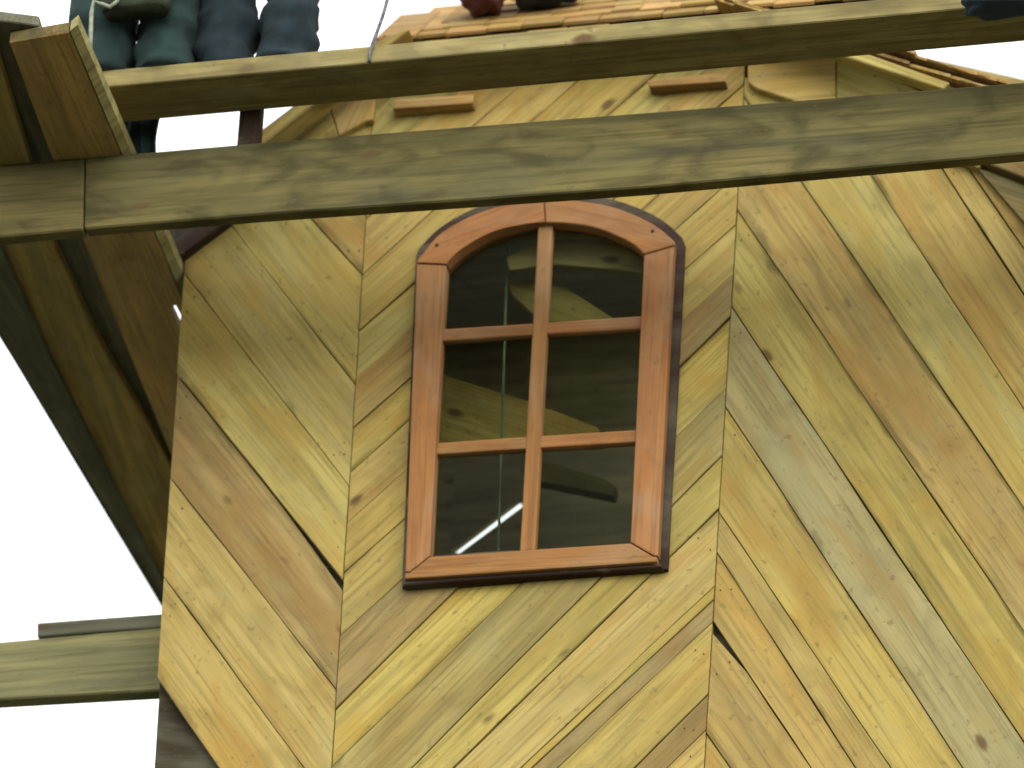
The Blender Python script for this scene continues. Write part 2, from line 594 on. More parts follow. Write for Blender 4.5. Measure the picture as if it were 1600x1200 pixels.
# middle band, boards rising to the right
zone([(583, 182), (588, 95), (1167.4, 52), (1091.6, 1340), (510, 1340)],
     [((590, 170), (700, 70)), ((579, 262), (800, 60)), ((573, 345), (900, 60)), ((566, 432), (1000, 40)), ((560, 519), (1160, 0)),
      ((552, 596), (1160, 60)), ((549, 672), (1160, 135)), ((546, 740), (1158, 190)), ((538, 822), (1154, 272)), ((530, 903), (1150, 352)),
      ((523, 1003), (1143, 432)), ((519, 1114), (1136, 501)), ((514, 1202), (1132, 611)), ((512, 1334), (1128, 715)),
      ((607, 1300), (1120, 800)), ((710, 1300), (1112, 922)), ((724, 1300), (1109, 944)), ((765, 1300), (1106, 980)), ((892, 1300), (1098, 1094)), ((940, 1300), (1097, 1148))],
     ['tan', 'pale', 'yellow', 'mixed', 'yellow', 'pale', 'tan', 'yellow', 'mixed', 'yellow', 'tan', 'brown', 'yellow', 'brown', 'mixed', 'pale', 'yellow', 'brown', 'mixed', 'brown', 'yellow'],
     {6: 0.0006, 11: 0.0012, 14: 0.0015, 15: 0.0012})
# right band, boards falling to the right
zone([(1164.5, 122), (2100, 480), (2250, 560), (2190, 1340), (1092.7, 1340)],
     [((1400, 100), (1760, 620)), ((1366, 100), (1760, 709)), ((1247, 100), (1760, 885)), ((1137, 115), (1760, 1030)), ((1157, 336), (1760, 1222)),
      ((1140, 475), (1750, 1385)), ((1132, 634), (1600, 1346)), ((1123, 801), (1490, 1346)), ((1119, 862), (1430, 1346)), ((1112, 968), (1360, 1338)), ((1102, 1144), (1240, 1340))],
     ['yellow', 'pale', 'mixed', 'pale', 'tan', 'mixed', 'grey', 'yellow', 'tan', 'yellow', 'tan', 'yellow'],
     {1: 0.0020, 5: 0.0020, 6: 0.0012, 9: 0.0012}, {10: ((1108, 984), (1180, 1066))})
# sheathing behind the boards and the corner post below them
bk = slab('sheathing', [(292, 412), (575, 192), (590, 90), (1165, 52), (1700, 330), (2100, 484), (2245, 562), (2185, 1345), (232, 1345)], 0.002, 0.03, W['backing'], wall, bevel=0)
cut_opening(bk)
p0, p1 = at(239, 1100, 0.034), at(352, 1100, 0.034)
pz = at(300, 420, 0.034).z
me, c, rot = poly_solid([Vector((p0.x, 0.034, 0)), Vector((p1.x, 0.034, 0)), Vector((p1.x + 0.06, 0.034, pz)), Vector((p0.x + 0.06, 0.034, pz))], Vector((0, 0.12, 0)), Vector((0, 0, 1)), 0.004)
o = link_mesh('corner_post', me, W['weather'], c, rot, wall)
# loose grey board nailed under the right-hand verge
slab('patch_board', [(1526, 262), (1660, 314), (1660, 408), (1600, 347)], YF - 0.022, 0.016, W['weather'], wall)

# small cleats under the hip eave, their undersides in shadow
for q in ([(617, 155), (741, 147), (738, 161), (613, 170)], [(1011, 125), (1123, 113), (1134, 127), (1014, 136)]):
    slab('cleat', q, -0.065, 0.038, W['shingle'], wall, bevel=0.002)

# ------------------------------------------------------------------ the arched window
YW = -0.068
win = empty('arched_window', at(832, 905, 0), 'terracotta-stained wooden window with arched head and six dark panes', 'window')
def arc(pts, n=6):
    """Smooth curve through pixel points (Catmull-Rom)."""
    out = []
    P = [pts[0]] + pts + [pts[-1]]
    for i in range(1, len(P) - 2):
        for k in range(n):
            t = k / n
            a, b, c, d = [Vector(v) for v in P[i - 1:i + 3]]
            v = 0.5 * ((2 * b) + (c - a) * t + (2 * a - 5 * b + 4 * c - d) * t * t + (3 * b - a - 3 * c + d) * t ** 3)
            out.append((v.x, v.y))
    out.append(pts[-1])
    return out
# dark outer casing standing in the opening: seen along the arch, the right side and the foot
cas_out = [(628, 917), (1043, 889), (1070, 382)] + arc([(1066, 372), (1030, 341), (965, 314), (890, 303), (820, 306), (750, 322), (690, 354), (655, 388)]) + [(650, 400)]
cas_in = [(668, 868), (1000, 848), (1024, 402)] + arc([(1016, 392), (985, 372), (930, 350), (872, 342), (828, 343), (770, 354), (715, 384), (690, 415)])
def ring(name, outer, inner, y, thick, mat, parent, bevel=0.0):
    n1, n2 = len(outer), len(inner)
    bm = bmesh.new()
    base = at(*outer[0], y)
    def mk(l, dy):
        return [bm.verts.new(at(p[0], p[1], y) - base + Vector((0, dy, 0))) for p in l]
    of, ob, nf, nb = mk(outer, 0), mk(outer, thick), mk(inner, 0), mk(inner, thick)
    for a, b, flip in ((of, ob, 0), (nf, nb, 1)):
        for i in range(len(a)):
            j = (i + 1) % len(a)
            bm.faces.new((a[i], a[j], b[j], b[i]))
    for o_, i_ in ((of, nf), (ob, nb)):
        es = []
        for l in (o_, i_):
            for k in range(len(l)):
                es.append(bm.edges.get((l[k], l[(k + 1) % len(l)])))
        bmesh.ops.triangle_fill(bm, use_beauty=True, edges=es)
    bmesh.ops.recalc_face_normals(bm, faces=bm.faces[:])
    me = bpy.data.meshes.new('m')
    bm.to_mesh(me)
    bm.free()
    return link_mesh(name, me, mat, base, None, parent)
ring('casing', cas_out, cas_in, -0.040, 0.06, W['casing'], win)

# terracotta sash: stiles, bottom rail, arch in two pieces
FB = 0.004
slab('stile', [(651, 412), (697, 414), (690, 520), (672, 868), (640, 893), (633, 893)], YW, 0.05, W['frame'], win, ((660, 400), (640, 880)), FB, 2)
slab('stile', [(1006, 398), (1054, 384), (1052, 400), (1028, 868), (1022, 868), (985, 847)], YW, 0.05, W['frame'], win, ((1040, 400), (1010, 880)), FB, 2)
slab('bottom_rail', [(672, 869.5), (985, 848.5), (1021, 869.5), (1027, 869.5), (1026, 877), (632, 904), (633, 894.5), (640, 894.5)], YW, 0.05, W['frame'], win, ((640, 890), (1020, 870)), FB, 2)
aL_out = arc([(651, 410), (660, 397), (692, 362), (750, 332), (810, 316), (849, 313)])
aL_in = arc([(851, 347), (820, 350), (770, 362), (722, 388), (697, 412)])
slab('arch_segment', aL_out + aL_in, YW - 0.004, 0.054, W['frame'], win, ((660, 400), (850, 330)), 0.004, 1)
aR_out = arc([(850.5, 313), (890, 312), (960, 324), (1020, 350), (1054, 377)]) + [(1054, 383)]
aR_in = arc([(1006, 397), (985, 379), (935, 357), (890, 349), (852.5, 347)])
slab('arch_segment', aR_out + aR_in, YW - 0.004, 0.054, W['frame'], win, ((850, 330), (1050, 380)), 0.004, 1)
# sill lip below the rail
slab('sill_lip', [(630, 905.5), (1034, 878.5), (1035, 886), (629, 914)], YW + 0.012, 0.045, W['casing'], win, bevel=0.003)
# glazing bars
YM = YW + 0.012
slab('glazing_bar', [(841, 345), (864, 345), (836, 860), (812, 862)], YM, 0.03, W['frame'], win, ((850, 345), (824, 860)), 0.005, 2)
for a, b in (((688, 514, 845, 504), (688, 533, 844, 522)), ((846, 504, 1006, 493), (845, 522, 1006, 513)),
             ((676, 692, 835, 681), (676, 710, 834, 700)), ((836, 681, 999, 671), (835, 700, 999, 690))):
    slab('glazing_bar', [(a[0], a[1]), (a[2], a[3]), (b[2], b[3]), (b[0], b[1])], YM + 0.003, 0.024, W['frame'], win, None, 0.005, 2)
# panes
YG = YW + 0.030
pl = [(690, 525), (690, 410)] + arc([(697, 405), (722, 380), (770, 354), (850, 340)], 4) + [(840, 515)]
pr = [(850, 515), (856, 340)] + arc([(890, 342), (935, 350), (985, 372), (1010, 392)], 4) + [(1008, 505)]
for q in (pl, pr, [(680, 525), (840, 515), (832, 690), (672, 700)], [(850, 515), (1010, 505), (1003, 682), (842, 690)],
          [(672, 702), (830, 692), (822, 862), (664, 874)], [(842, 692), (1002, 683), (993, 852), (832, 860)]):
    slab('pane', q, YG, 0.004, mg, win, bevel=0)
# nails in the arch
for q in ((683, 383), (1020, 361)):
    p = at(q[0], q[1], YW - 0.004)
    tube('nail', [p + Vector((0, 0.01, 0)), p + Vector((0, -0.003, 0))], 0.0045, M_NAIL, win, 8)

# ------------------------------------------------------------------ the dark room behind the window
def solid_box(name, lo, hi, mat, parent=None):
    c = (Vector(lo) + Vector(hi)) / 2
    h = (Vector(hi) - Vector(lo)) / 2
    bm = bmesh.new()
    bmesh.ops.create_cube(bm, size=2)
    for v in bm.verts:
        v.co = Vector((v.co.x * h.x, v.co.y * h.y, v.co.z * h.z))
    me = bpy.data.meshes.new('m')
    bm.to_mesh(me)
    bm.free()
    return link_mesh(name, me, mat, c, None, parent)
room = empty('attic_room', at(830, 1000, 0.8), 'dark attic room seen through the window panes', 'room')
YB = 1.25
xl, xr_ = at(490, 640, 0.0).x, at(1180, 560, 0.0).x
zb, zt = at(800, 1300, 0.2).z, HC + 0.5
solid_box('side_wall', (xl - 0.03, 0.04, zb), (xl, YB, zt), W['room'], room)
solid_box('side_wall', (xr_, 0.04, zb), (xr_ + 0.03, YB, zt), W['room'], room)   # open above: unseen gap added to let light into the room
solid_box('floor', (xl - 0.03, 0.04, zb - 0.03), (xr_ + 0.03, YB, zb - 0.002), W['room'], room)
solid_box('ceiling', (xl - 0.03, 0.04, HC + 0.94), (xr_ + 0.03, YB, HC + 0.96), W['room'], room)
# back wall with an added slanting gap to the sky, imitating a mirrored streak
bz = HC + 0.96
def back(pts):
    me, c, rot = poly_solid(pts, Vector((0, 0.02, 0)), Vector((1, 0, 0)))
    link_mesh('back_board', me, W['room'], c, rot, room)
g0, g1, g2, g3 = [at(x, y, YB) for x, y in ((702, 864), (811, 781), (818, 790), (718, 864))]
XL, XR = xl - 0.03, xr_ + 0.03
V = lambda x, z: Vector((x, YB, z))
back([V(XL, zb - 0.03), V(g0.x, zb - 0.03), g0, V(g0.x, bz), V(XL, bz)])
back([V(g1.x, bz), V(g0.x, bz), g0, g1])
back([V(g3.x, zb - 0.03), g3, g0, V(g0.x, zb - 0.03)])
back([V(g3.x, zb - 0.03), V(g2.x, zb - 0.03), g2, g3])
back([V(g2.x, zb - 0.03), V(XR, zb - 0.03), V(XR, bz), V(g1.x, bz), g1, g2])
solid_box('side_wall', (xl - 0.03, 0.04, zt), (xl, YB, HC + 0.938), W['room'], room)
# arched brace, then added timbers standing in for planks mirrored in the panes
slab('arched_brace', arc([(790, 402), (835, 382), (868, 374), (912, 373), (959, 380), (1030, 402)], 4) + [(1030, 430), (959, 420), (868, 413), (838, 416), (796, 422)], 0.036, 0.03, W['pale'], room)
slab('reflection_timber', [(792, 440), (880, 447), (957, 496), (962, 506), (850, 507), (800, 460)], 0.12, 0.03, W['yellow'], room, ((792, 440), (985, 512)))
slab('reflection_timber', [(640, 570), (830, 628), (935, 668), (940, 690), (840, 694), (640, 700)], 0.24, 0.04, W['yellow'], room, ((640, 570), (970, 680)))
slab('reflection_timber', [(836, 716), (945, 748), (962, 760), (958, 775), (836, 750)], 0.55, 0.04, W['brown'], room, ((836, 716), (945, 748)))
tube('cord', [at(793, 380, 0.09), at(786, 620, 0.09), at(778, 880, 0.09)], 0.0036, M_CORD2, room)  # added cord, standing in for the rope mirrored in the glass

# ------------------------------------------------------------------ the roof over the gable
roof = empty('shingle_roof', at(870, 60, -0.35), 'orange wooden shingle roof over the gable, behind the upper scaffold plank', 'roof')
YV = -0.15
def hull_solid(name, pts8, mat, parent):
    """Hexahedron from 4 lower + 4 upper points."""
    c = sum(pts8, Vector()) / 8
    gx = (pts8[1] - pts8[0]).normalized()
    gz = (pts8[4] - pts8[0]).normalized()
    gy = gz.cross(gx).normalized()
    gz = gx.cross(gy)
    rot = Matrix((gx, gy, gz)).transposed()
    inv = rot.transposed()
    bm = bmesh.new()
    v = [bm.verts.new(inv @ (p - c)) for p in pts8]
    for f in ((0, 1, 2, 3), (7, 6, 5, 4), (0, 4, 5, 1), (1, 5, 6, 2), (2, 6, 7, 3), (3, 7, 4, 0)):
        bm.faces.new([v[i] for i in f])
    bmesh.ops.recalc_face_normals(bm, faces=bm.faces[:])
    board_uv(bm)
    me = bpy.data.meshes.new('m')
    bm.to_mesh(me)
    bm.free()
    return link_mesh(name, me, mat, c, rot, parent)
UPV = Vector((0, 0, 1))
def soffit(wa, wb, va, vb, n, mat):
    """Soffit boards between the wall line wa-wb (Y = 0) and the verge line va-vb."""
    A0, A1, B0, B1 = at(*wa, 0.02), at(*wb, 0.02), at(*va, YV), at(*vb, YV)
    for i in range(n):
        s, e = i / n + 0.004, (i + 1) / n - 0.004
        q = [A0.lerp(A1, s), A0.lerp(A1, e), B0.lerp(B1, e), B0.lerp(B1, s)]
        # n boards running from wall to verge
        hull_solid('soffit_board', q + [p + UPV * 0.02 for p in q], mat, roof)
YN = -0.055
slab('barge_panel', [(270, 408), (365, 338), (425, 286), (395, 246), (318, 307), (270, 350)], YN, 0.04, W['casing'], roof, None, 0.003)
slab('barge_panel', [(426, 297), (528, 211), (508, 150), (397, 244)], YN, 0.04, W['tan'], roof, None, 0.003)
slab('barge_panel', [(529, 211), (570, 189), (583, 187), (590, 90), (545, 90), (494, 166), (510, 150)], YN + 0.004, 0.036, W['soffit'], roof, ((529, 211), (590, 90)), 0.003)
slab('barge_panel', [(1168, 128), (1183, 138), (1232, 154), (1306, 182), (1306, 70), (1168, 70)], YN, 0.04, W['soffit'], roof, ((1168, 100), (1306, 90)), 0.003)
slab('barge_panel', [(1307, 182), (1530, 262), (1545, 200), (1400, 122), (1307, 84)], YN + 0.003, 0.036, W['pale'], roof, ((1307, 182), (1530, 262)), 0.003)
slab('barge_panel', [(1521, 246), (2120, 488), (2120, 420), (1545, 190)], YN - 0.004, 0.04, W['brown'], roof, None, 0.003)
slab('rake_board', [(360, 239), (395, 238), (640, 45), (600, 57)], YV - 0.022, 0.07, W['tan'], roof, ((395, 238), (640, 45)), 0.003)
slab('rake_board', [(1190, 26), (1484, 129), (1474, 139), (1180, 42)], YV - 0.022, 0.045, W['pale'], roof, ((1190, 26), (1484, 129)), 0.003)
# hip soffit over the middle of the wall
q = [at(575, 150, 0.02), at(1240, 60, 0.02), at(1190, 18, -0.40), at(600, 64, -0.40)]
q = [Vector((p.x, p.y, max(q[0].z, q[1].z) + 0.03)) for p in q]
# shingle courses of the hip front: each shingle a piece, butts stacked one course behind the other
def shingle_mesh(wd, ln, th):
    bm = bmesh.new()
    vs = [(-wd / 2, 0, 0), (wd / 2, 0, 0), (wd / 2, 0, th), (-wd / 2, 0, th),
          (-wd / 2, ln, 0.002), (wd / 2, ln, 0.002), (wd / 2, ln, 0.006), (-wd / 2, ln, 0.006)]
    v = [bm.verts.new(p) for p in vs]
    for f in ((0, 1, 2, 3), (5, 4, 7, 6), (0, 4, 5, 1), (1, 5, 6, 2), (2, 6, 7, 3), (3, 7, 4, 0)):
        bm.faces.new([v[i] for i in f])
    bmesh.ops.recalc_face_normals(bm, faces=bm.faces[:])
    me = bpy.data.meshes.new('m')
    bm.to_mesh(me)
    bm.free()
    me.materials.append(W['shingle'])
    return me
SH = [shingle_mesh(wd, 0.34, 0.009) for wd in (0.075, 0.092, 0.108)]
WD = (0.075, 0.092, 0.108)
def put_shingle(k, p, mx3):
    o = bpy.data.objects.new('shingle', SH[k])
    col.objects.link(o)
    o.parent = roof
    o.matrix_basis = world_of(roof).inverted() @ (Matrix.Translation(p) @ mx3.to_4x4())
courses = [((600, 84), (1400, 14)), ((588, 66), (1420, -8)), ((640, 53), (1330, -12)), ((690, 41), (1300, -18)), ((735, 28), (1280, -26)), ((775, 15), (1260, -38)), ((800, 3), (1240, -50)), ((830, -9), (1220, -62))]
for ci, (a, b) in enumerate(courses):
    y = -0.14 + 0.05 * ci
    A, B = at(*a, y), at(*b, y)
    dx = (B - A).normalized()
    tilt = R(44)
    up = Vector((0, math.cos(tilt), math.sin(tilt)))
    up = (up - dx * up.dot(dx)).normalized()
    nz = dx.cross(up)
    t = 0.0
    Ln = (B - A).length
    while t < Ln:
        k = random.randrange(3)
        wdt = WD[k]
        j = R(random.uniform(-1.5, 1.5))
        m = Matrix((dx, up, nz)).transposed() @ Matrix.Rotation(j, 3, 'X')
        put_shingle(k, A + dx * (t + wdt / 2) + nz * random.uniform(-0.002, 0.003) + up * random.uniform(-0.012, 0.008), m)
        t += wdt + random.uniform(0.001, 0.004)
q = [at(640, 84, -0.10), at(1380, 22, -0.10)]
upv = Vector((0, math.cos(R(44)), math.sin(R(44))))
q = q + [q[1] + upv * 0.45 - Vector((0.3, 0, 0)), q[0] + upv * 0.45 + Vector((0.3, 0, 0))]
q = [p + Vector((0, 0.02, -0.012)) for p in q]
hull_solid('roof_deck', q + [p + Vector((0, 0.012, -0.012)) for p in q], W['brown'], roof)
# shingles running past the right verge, laid askew to it
A, B = at(1290, 59, YV), at(2100, 333, YV)
dr = (B - A).normalized()
t = 0.0
while t < (B - A).length:
    k = random.randrange(3)
    p = A + dr * t
    dx = Vector((0.15 + random.uniform(-0.1, 0.1), 1, 0)).normalized()
    up = (-dr - dx * (-dr).dot(dx)).normalized()
    nz = dx.cross(up)
    m = Matrix((dx, up, nz)).transposed()
    for lay in range(2):
        put_shingle((k + lay) % 3, p + Vector((0.02 * lay, random.uniform(-0.02, 0.03), 0.004 + 0.014 * lay)) - nz * 0 + dx * 0.03, m)
    t += 0.062
# edge of the roof boarding beyond the right verge board
slab('roof_edge', [(1395, 74), (1470, 97), (1660, 137), (2120, 330), (2120, 380), (1484, 139)], YV + 0.03, 0.03, W['brown'], roof, ((1470, 97), (1660, 137)))
# roof deck behind, so the slopes read as solid from the side
for s in (0, 1):
    a = (at(318, 300, YV + 0.02), at(600, 78, YV + 0.02)) if s == 0 else (at(1195, 36, YV + 0.02), at(1665, 215, YV + 0.02))
    q = [a[0], a[1], a[1] + Vector((0, 1.6, 0)), a[0] + Vector((0, 1.6, 0))]
    if s == 0:
        q = [p + UPV * 0.03 for p in q]
        q[3] = q[0] + Vector((0, 0.3, 0))
        q[2] = q[1] + Vector((0, 0.3, 0))
    else:
        q = [p + UPV * 0.03 for p in q]
        q[3] = q[0] + Vector((0, 0.3, 0))
        q[2] = q[1] + Vector((0, 0.3, 0))
    hull_solid('roof_deck', q + [p + UPV * 0.02 for p in q], W['redbrown'], roof)

# ------------------------------------------------------------------ scaffold timbers
YS = -0.62           # front face of the lower beam
b1 = slab('scaffold_beam', [(133, 246), (400, 223), (1000, 176), (2300, 72), (2300, 176), (1000, 293), (400, 335), (131, 357)], YS, 0.042, W['weather'], None, ((133, 300), (1600, 185)), 0.004)
tag(b1, 'long weathered grey-green beam crossing in front of the arch of the window', 'beam')
b2 = slab('scaffold_beam', [(-60, 264), (131, 247), (129, 358), (-60, 376)], YS - 0.004, 0.042, W['weather'], None, ((-60, 300), (130, 285)), 0.004)
tag(b2, 'short yellowish beam end butted to the long beam at the left edge', 'beam')
ZB = at(150, 245, YS).z                 # level of the beam tops
b3 = slab('scaffold_beam', [(-60, 1008), (256, 980), (256, 1078), (-60, 1096)], 0.16, 0.05, W['weather3'], None, ((-60, 1008), (256, 980)), 0.004)
tag(b3, 'grey-green beam meeting the foot of the wall at lower left, sky above and below', 'beam')
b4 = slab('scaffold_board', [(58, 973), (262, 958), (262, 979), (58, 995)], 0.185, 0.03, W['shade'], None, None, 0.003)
tag(b4, 'thin grey board lying along the top of the lower left beam', 'board')

# upper plank the men stand on: lit front edge, dark underside
ZP = ZB + 0.10
pa, pb = atz(152, 137, ZP), atz(2320, -60.7, ZP)
qa, qb = atz(165, 194, ZP), atz(2320, 0, ZP)
me, c, rot = poly_solid([pa, pb, qb, qa], Vector((0, 0, 0.052)), pb - pa, 0.003)
up_plank = link_mesh('scaffold_plank', me, W['edge'], c, rot)
tag(up_plank, 'long upper scaffold plank with pale front edge and dark underside, men standing on it', 'plank')
TOPZ = ZP + 0.052
# short blocks that carry it on the beam
def block(px0, px1, mat, label):
    a, b = at(px0, 215, YS), at(px1, 210, YS)
    # it stands on the beam and reaches the underside of the plank
    zl = ZB + 0.0
    za = at((px0 + px1) / 2, 246 - (px0 + px1) / 2 * 0.0 - ((px0 + px1) / 2 - 150) * 0.085, YS).z
    me, c, rot = poly_solid([Vector((a.x, YS + 0.004, za)), Vector((b.x, YS + 0.004, za)), Vector((b.x, YS + 0.004, ZP + 0.05)), Vector((a.x, YS + 0.004, ZP + 0.05))],
                            Vector((0, 0.034, 0)), Vector((0, 0, 1)), 0.003)
    o = link_mesh('scaffold_block', me, mat, c, rot)
    tag(o, label, 'block')
def hanging_cloth():
    """Dark teal cloth hanging down behind the beam, with soft folds."""
    bm = bmesh.new()
    a, b = at(172, 215, YS + 0.07), at(247, 210, YS + 0.07)
    z0, z1 = ZB - 0.06, ZP + 0.06
    rows = []
    for i in range(9):
        z = z0 + (z1 - z0) * i / 8
        rows.append([[bm.verts.new((a.x + (b.x - a.x) * k / 24 + 0.004 * math.sin(i * 0.9), YS + 0.07 + dy + 0.011 * math.sin(k * 0.9 + 0.25 * i) + 0.005 * math.sin(k * 2.1), z)) for k in range(25)] for dy in (0, 0.008)])
    for r, q in zip(rows, rows[1:]):
        for k in range(24):
            bm.faces.new((r[0][k], r[0][k + 1], q[0][k + 1], q[0][k]))
            bm.faces.new((r[1][k + 1], r[1][k], q[1][k], q[1][k + 1]))
        bm.faces.new((r[0][24], r[1][24], q[1][24], q[0][24]))
        bm.faces.new((r[1][0], r[0][0], q[0][0], q[1][0]))
    for r in (rows[0], rows[-1]):
        for k in range(24):
            bm.faces.new((r[0][k], r[1][k], r[1][k + 1], r[0][k + 1]))
    bmesh.ops.recalc_face_normals(bm, faces=bm.faces[:])
    for f in bm.faces:
        f.smooth = True
    me = bpy.data.meshes.new('m')
    bm.to_mesh(me)
    bm.free()
    tag(link_mesh('hanging_cloth', me, M_TROUSER, Vector((0, 0, 0))), 'dark teal cloth hanging below the upper plank, left of the bright gap', 'cloth')
hanging_cloth()
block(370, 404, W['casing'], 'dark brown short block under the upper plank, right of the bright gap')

# planks running back along the left side of the building, seen from below
def face_mat(o, mat, test):
    o.data.materials.append(mat)
    k = len(o.data.materials) - 1
    M = world_of(o).to_3x3()
    for p in o.data.polygons:
        if test(M @ p.normal):
            p.material_index = k
d1 = deck('side_plank', [(14, 66), (107, 50), (283, 461), (301, 500), (301, 519), (292, 512), (274, 478), (266, 483), (285, 523), (304, 535), (420, 800), (300, 790), (127, 371)], ZB, 0.032, W['darkplank'], None, ((107, 50), (283, 461)))
tag(d1, 'brown plank with pale right edge reaching up past the beam at upper left', 'plank')
d2 = deck('side_plank', [(-90, 60), (-12, 60), (88, 392), (157, 540), (232, 667), (330, 850), (330, 1060), (82, 572), (-10, 360)], ZB - 0.002, 0.032, W['darkplank'], None, ((-12, 60), (232, 667)))
tag(d2, 'dark plank seen from below, second from the wall on the left side', 'plank')
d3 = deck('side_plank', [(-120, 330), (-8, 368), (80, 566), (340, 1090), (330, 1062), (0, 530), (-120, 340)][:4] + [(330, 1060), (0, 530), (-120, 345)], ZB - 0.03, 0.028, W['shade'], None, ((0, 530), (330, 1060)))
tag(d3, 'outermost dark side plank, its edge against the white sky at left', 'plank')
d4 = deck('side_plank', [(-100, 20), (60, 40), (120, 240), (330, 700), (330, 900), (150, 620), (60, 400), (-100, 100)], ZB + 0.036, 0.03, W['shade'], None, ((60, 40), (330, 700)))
tag(d4, 'blackish plank in the gap above the two brown side planks', 'plank')

face_mat(d1, W['weather'], lambda n: n.y < -0.6 and abs(n.z) < 0.3)
e0, e1 = atz(109, 49, ZB), atz(300, 500, ZB)
q = [e0 + Vector((0.001, 0, 0.001)), e0 + Vector((0.019, 0, 0.018)), e1 + Vector((0.019, 0, 0.018)), e1 + Vector((0.001, 0, 0.001))]
es = hull_solid('edge_strip', q + [p + Vector((0.0, 0, 0.03)) for p in q], W['edge'], d1)  # added strip, its face tilted to catch the sky as a lit plank edge
eb = slab('eave_board', [(225, 345), (300, 345), (297, 470), (262, 440)], 0.30, 0.03, W['casing'], roof, None, 0.002)

# ------------------------------------------------------------------ men on the plank, sack, rope, sheet
def figure_mesh(name, joints, bones, mat, parent, levels=2, wrinkle=0.0):
    """Skin-modifier body: joints {name: (Vector, rx, ry)}, bones [(a, b)], root first; baked to one mesh."""
    names = list(joints)
    me = bpy.data.meshes.new('m')
    me.from_pydata([tuple(joints[n][0]) for n in names], [(names.index(a), names.index(b)) for a, b in bones], [])
    o = bpy.data.objects.new(name, me)
    col.objects.link(o)
    md = o.modifiers.new('skin', 'SKIN')
    md.use_smooth_shade = True
    sv = me.skin_vertices[0].data
    for i, n in enumerate(names):
        sv[i].radius = (joints[n][1], joints[n][2])
        sv[i].use_root = (i == 0)
    ss = o.modifiers.new('sub', 'SUBSURF')
    ss.levels = ss.render_levels = levels
    bpy.context.view_layer.update()
    dg = bpy.context.evaluated_depsgraph_get()
    m2 = bpy.data.meshes.new_from_object(o.evaluated_get(dg))
    bpy.data.objects.remove(o)
    if wrinkle:
        for v in m2.vertices:
            n = math.sin(v.co.z * 70 + 3 * math.sin(v.co.x * 25)) * math.sin(v.co.x * 40 + v.co.y * 30 + 1.3)
            v.co += v.normal * wrinkle * n
    for p in m2.polygons:
        p.use_smooth = True
    return link_mesh(name, m2, mat, parent.location.copy(), None, parent)

def boots(parent, feet):
    for (x, y, yaw) in feet:
        bm = bmesh.new()
        prof = [(-0.07, 0.030, 0.045), (-0.045, 0.038, 0.075), (0.0, 0.042, 0.085), (0.05, 0.044, 0.06), (0.10, 0.047, 0.05), (0.135, 0.04, 0.042), (0.15, 0.02, 0.03)]
        rings = []
        for (py, hw, hh) in prof:
            rings.append([bm.verts.new((hw * sx * 0.9, py * 0.72 + 0.012, hh * sz)) for sx, sz in ((-0.9, 0), (0.9, 0), (1, 0.25), (0.85, 0.75), (0.45, 1), (-0.45, 1), (-0.85, 0.75), (-1, 0.25))])
        for a, b in zip(rings, rings[1:]):
            for k in range(8):
                bm.faces.new((a[k], a[(k + 1) % 8], b[(k + 1) % 8], b[k]))
        bm.faces.new(rings[0][::-1])
        bm.faces.new(rings[-1])
        bmesh.ops.recalc_face_normals(bm, faces=bm.faces[:])
        for f in bm.faces:
            f.smooth = True
        me = bpy.data.meshes.new('m')
        bm.to_mesh(me)
        bm.free()
        link_mesh('boot', me, M_BOOT, parent.location + Vector((x, y, 0.001)), Matrix.Rotation(yaw, 3, 'Z'), parent)

V3 = Vector
# standing man: two trouser legs on the plank; the rest of him is above the picture
base = at(395, 92, -0.70)
pB = empty('person', V3((base.x, -0.70, TOPZ)), 'person in dark trousers standing on the upper plank, legs only in view', 'person')
hx = 0.068
boots(pB, [(-hx, 0.005, R(6)), (hx + 0.008, 0.005, R(-8))])
from mathutils import noise as mnoise
def trousers(parent, legs, mat, seed):
    """Loose work trousers: two legs with folds gathering at the hem, joined at the seat. legs = [(x, y, width, lean)]."""
    bm = bmesh.new()
    K = 28
    def loft(rows):
        prev = None
        for (c, rx, ry, amp) in rows:
            ringv = []
            for k in range(K):
                t = 2 * math.pi * k / K
                n = Vector((math.cos(t), math.sin(t), 0))
                q = c + Vector((n.x * rx, n.y * ry, 0))
                f = mnoise.noise(Vector((q.x * 9 + seed, q.y * 9, q.z * 16))) + 0.6 * mnoise.noise(Vector((q.x * 20, q.y * 20 + seed, q.z * 34)))
                ringv.append(bm.verts.new(q + n * amp * f))
            if prev:
                for k in range(K):
                    bm.faces.new((prev[k], prev[(k + 1) % K], ringv[(k + 1) % K], ringv[k]))
            else:
                bm.faces.new(ringv[::-1])
            prev = ringv
        bm.faces.new(prev)
    for (x, y, wd, lean) in legs:
        rows = []
        for i in range(44):
            z = 0.004 + 0.86 * i / 43
            tt = z / 0.86
            sx = x * (1 - tt) + math.copysign(0.09, x) * tt + lean * math.sin(tt * math.pi)
            rr = wd * (1 + 0.22 * max(0, tt - 0.4))
            rows.append((V3((sx, y + 0.02 * math.sin(tt * 3), z)), rr, rr * 1.12, 0.022 * (1 - 0.5 * tt)))
        loft(rows)
    loft([(V3((0, 0.0, 0.76 + 0.03 * i)), 0.175 - 0.002 * i, 0.125, 0.01) for i in range(11)])
    bmesh.ops.recalc_face_normals(bm, faces=bm.faces[:])
    for f in bm.faces:
        f.smooth = True
    me = bpy.data.meshes.new('m')
    bm.to_mesh(me)
    bm.free()
    link_mesh('trousers', me, mat, parent.location.copy(), None, parent)
trousers(pB, [(-0.068, 0, 0.075, -0.008), (0.080, 0, 0.072, 0.006)], M_TROUSER2, 2.3)
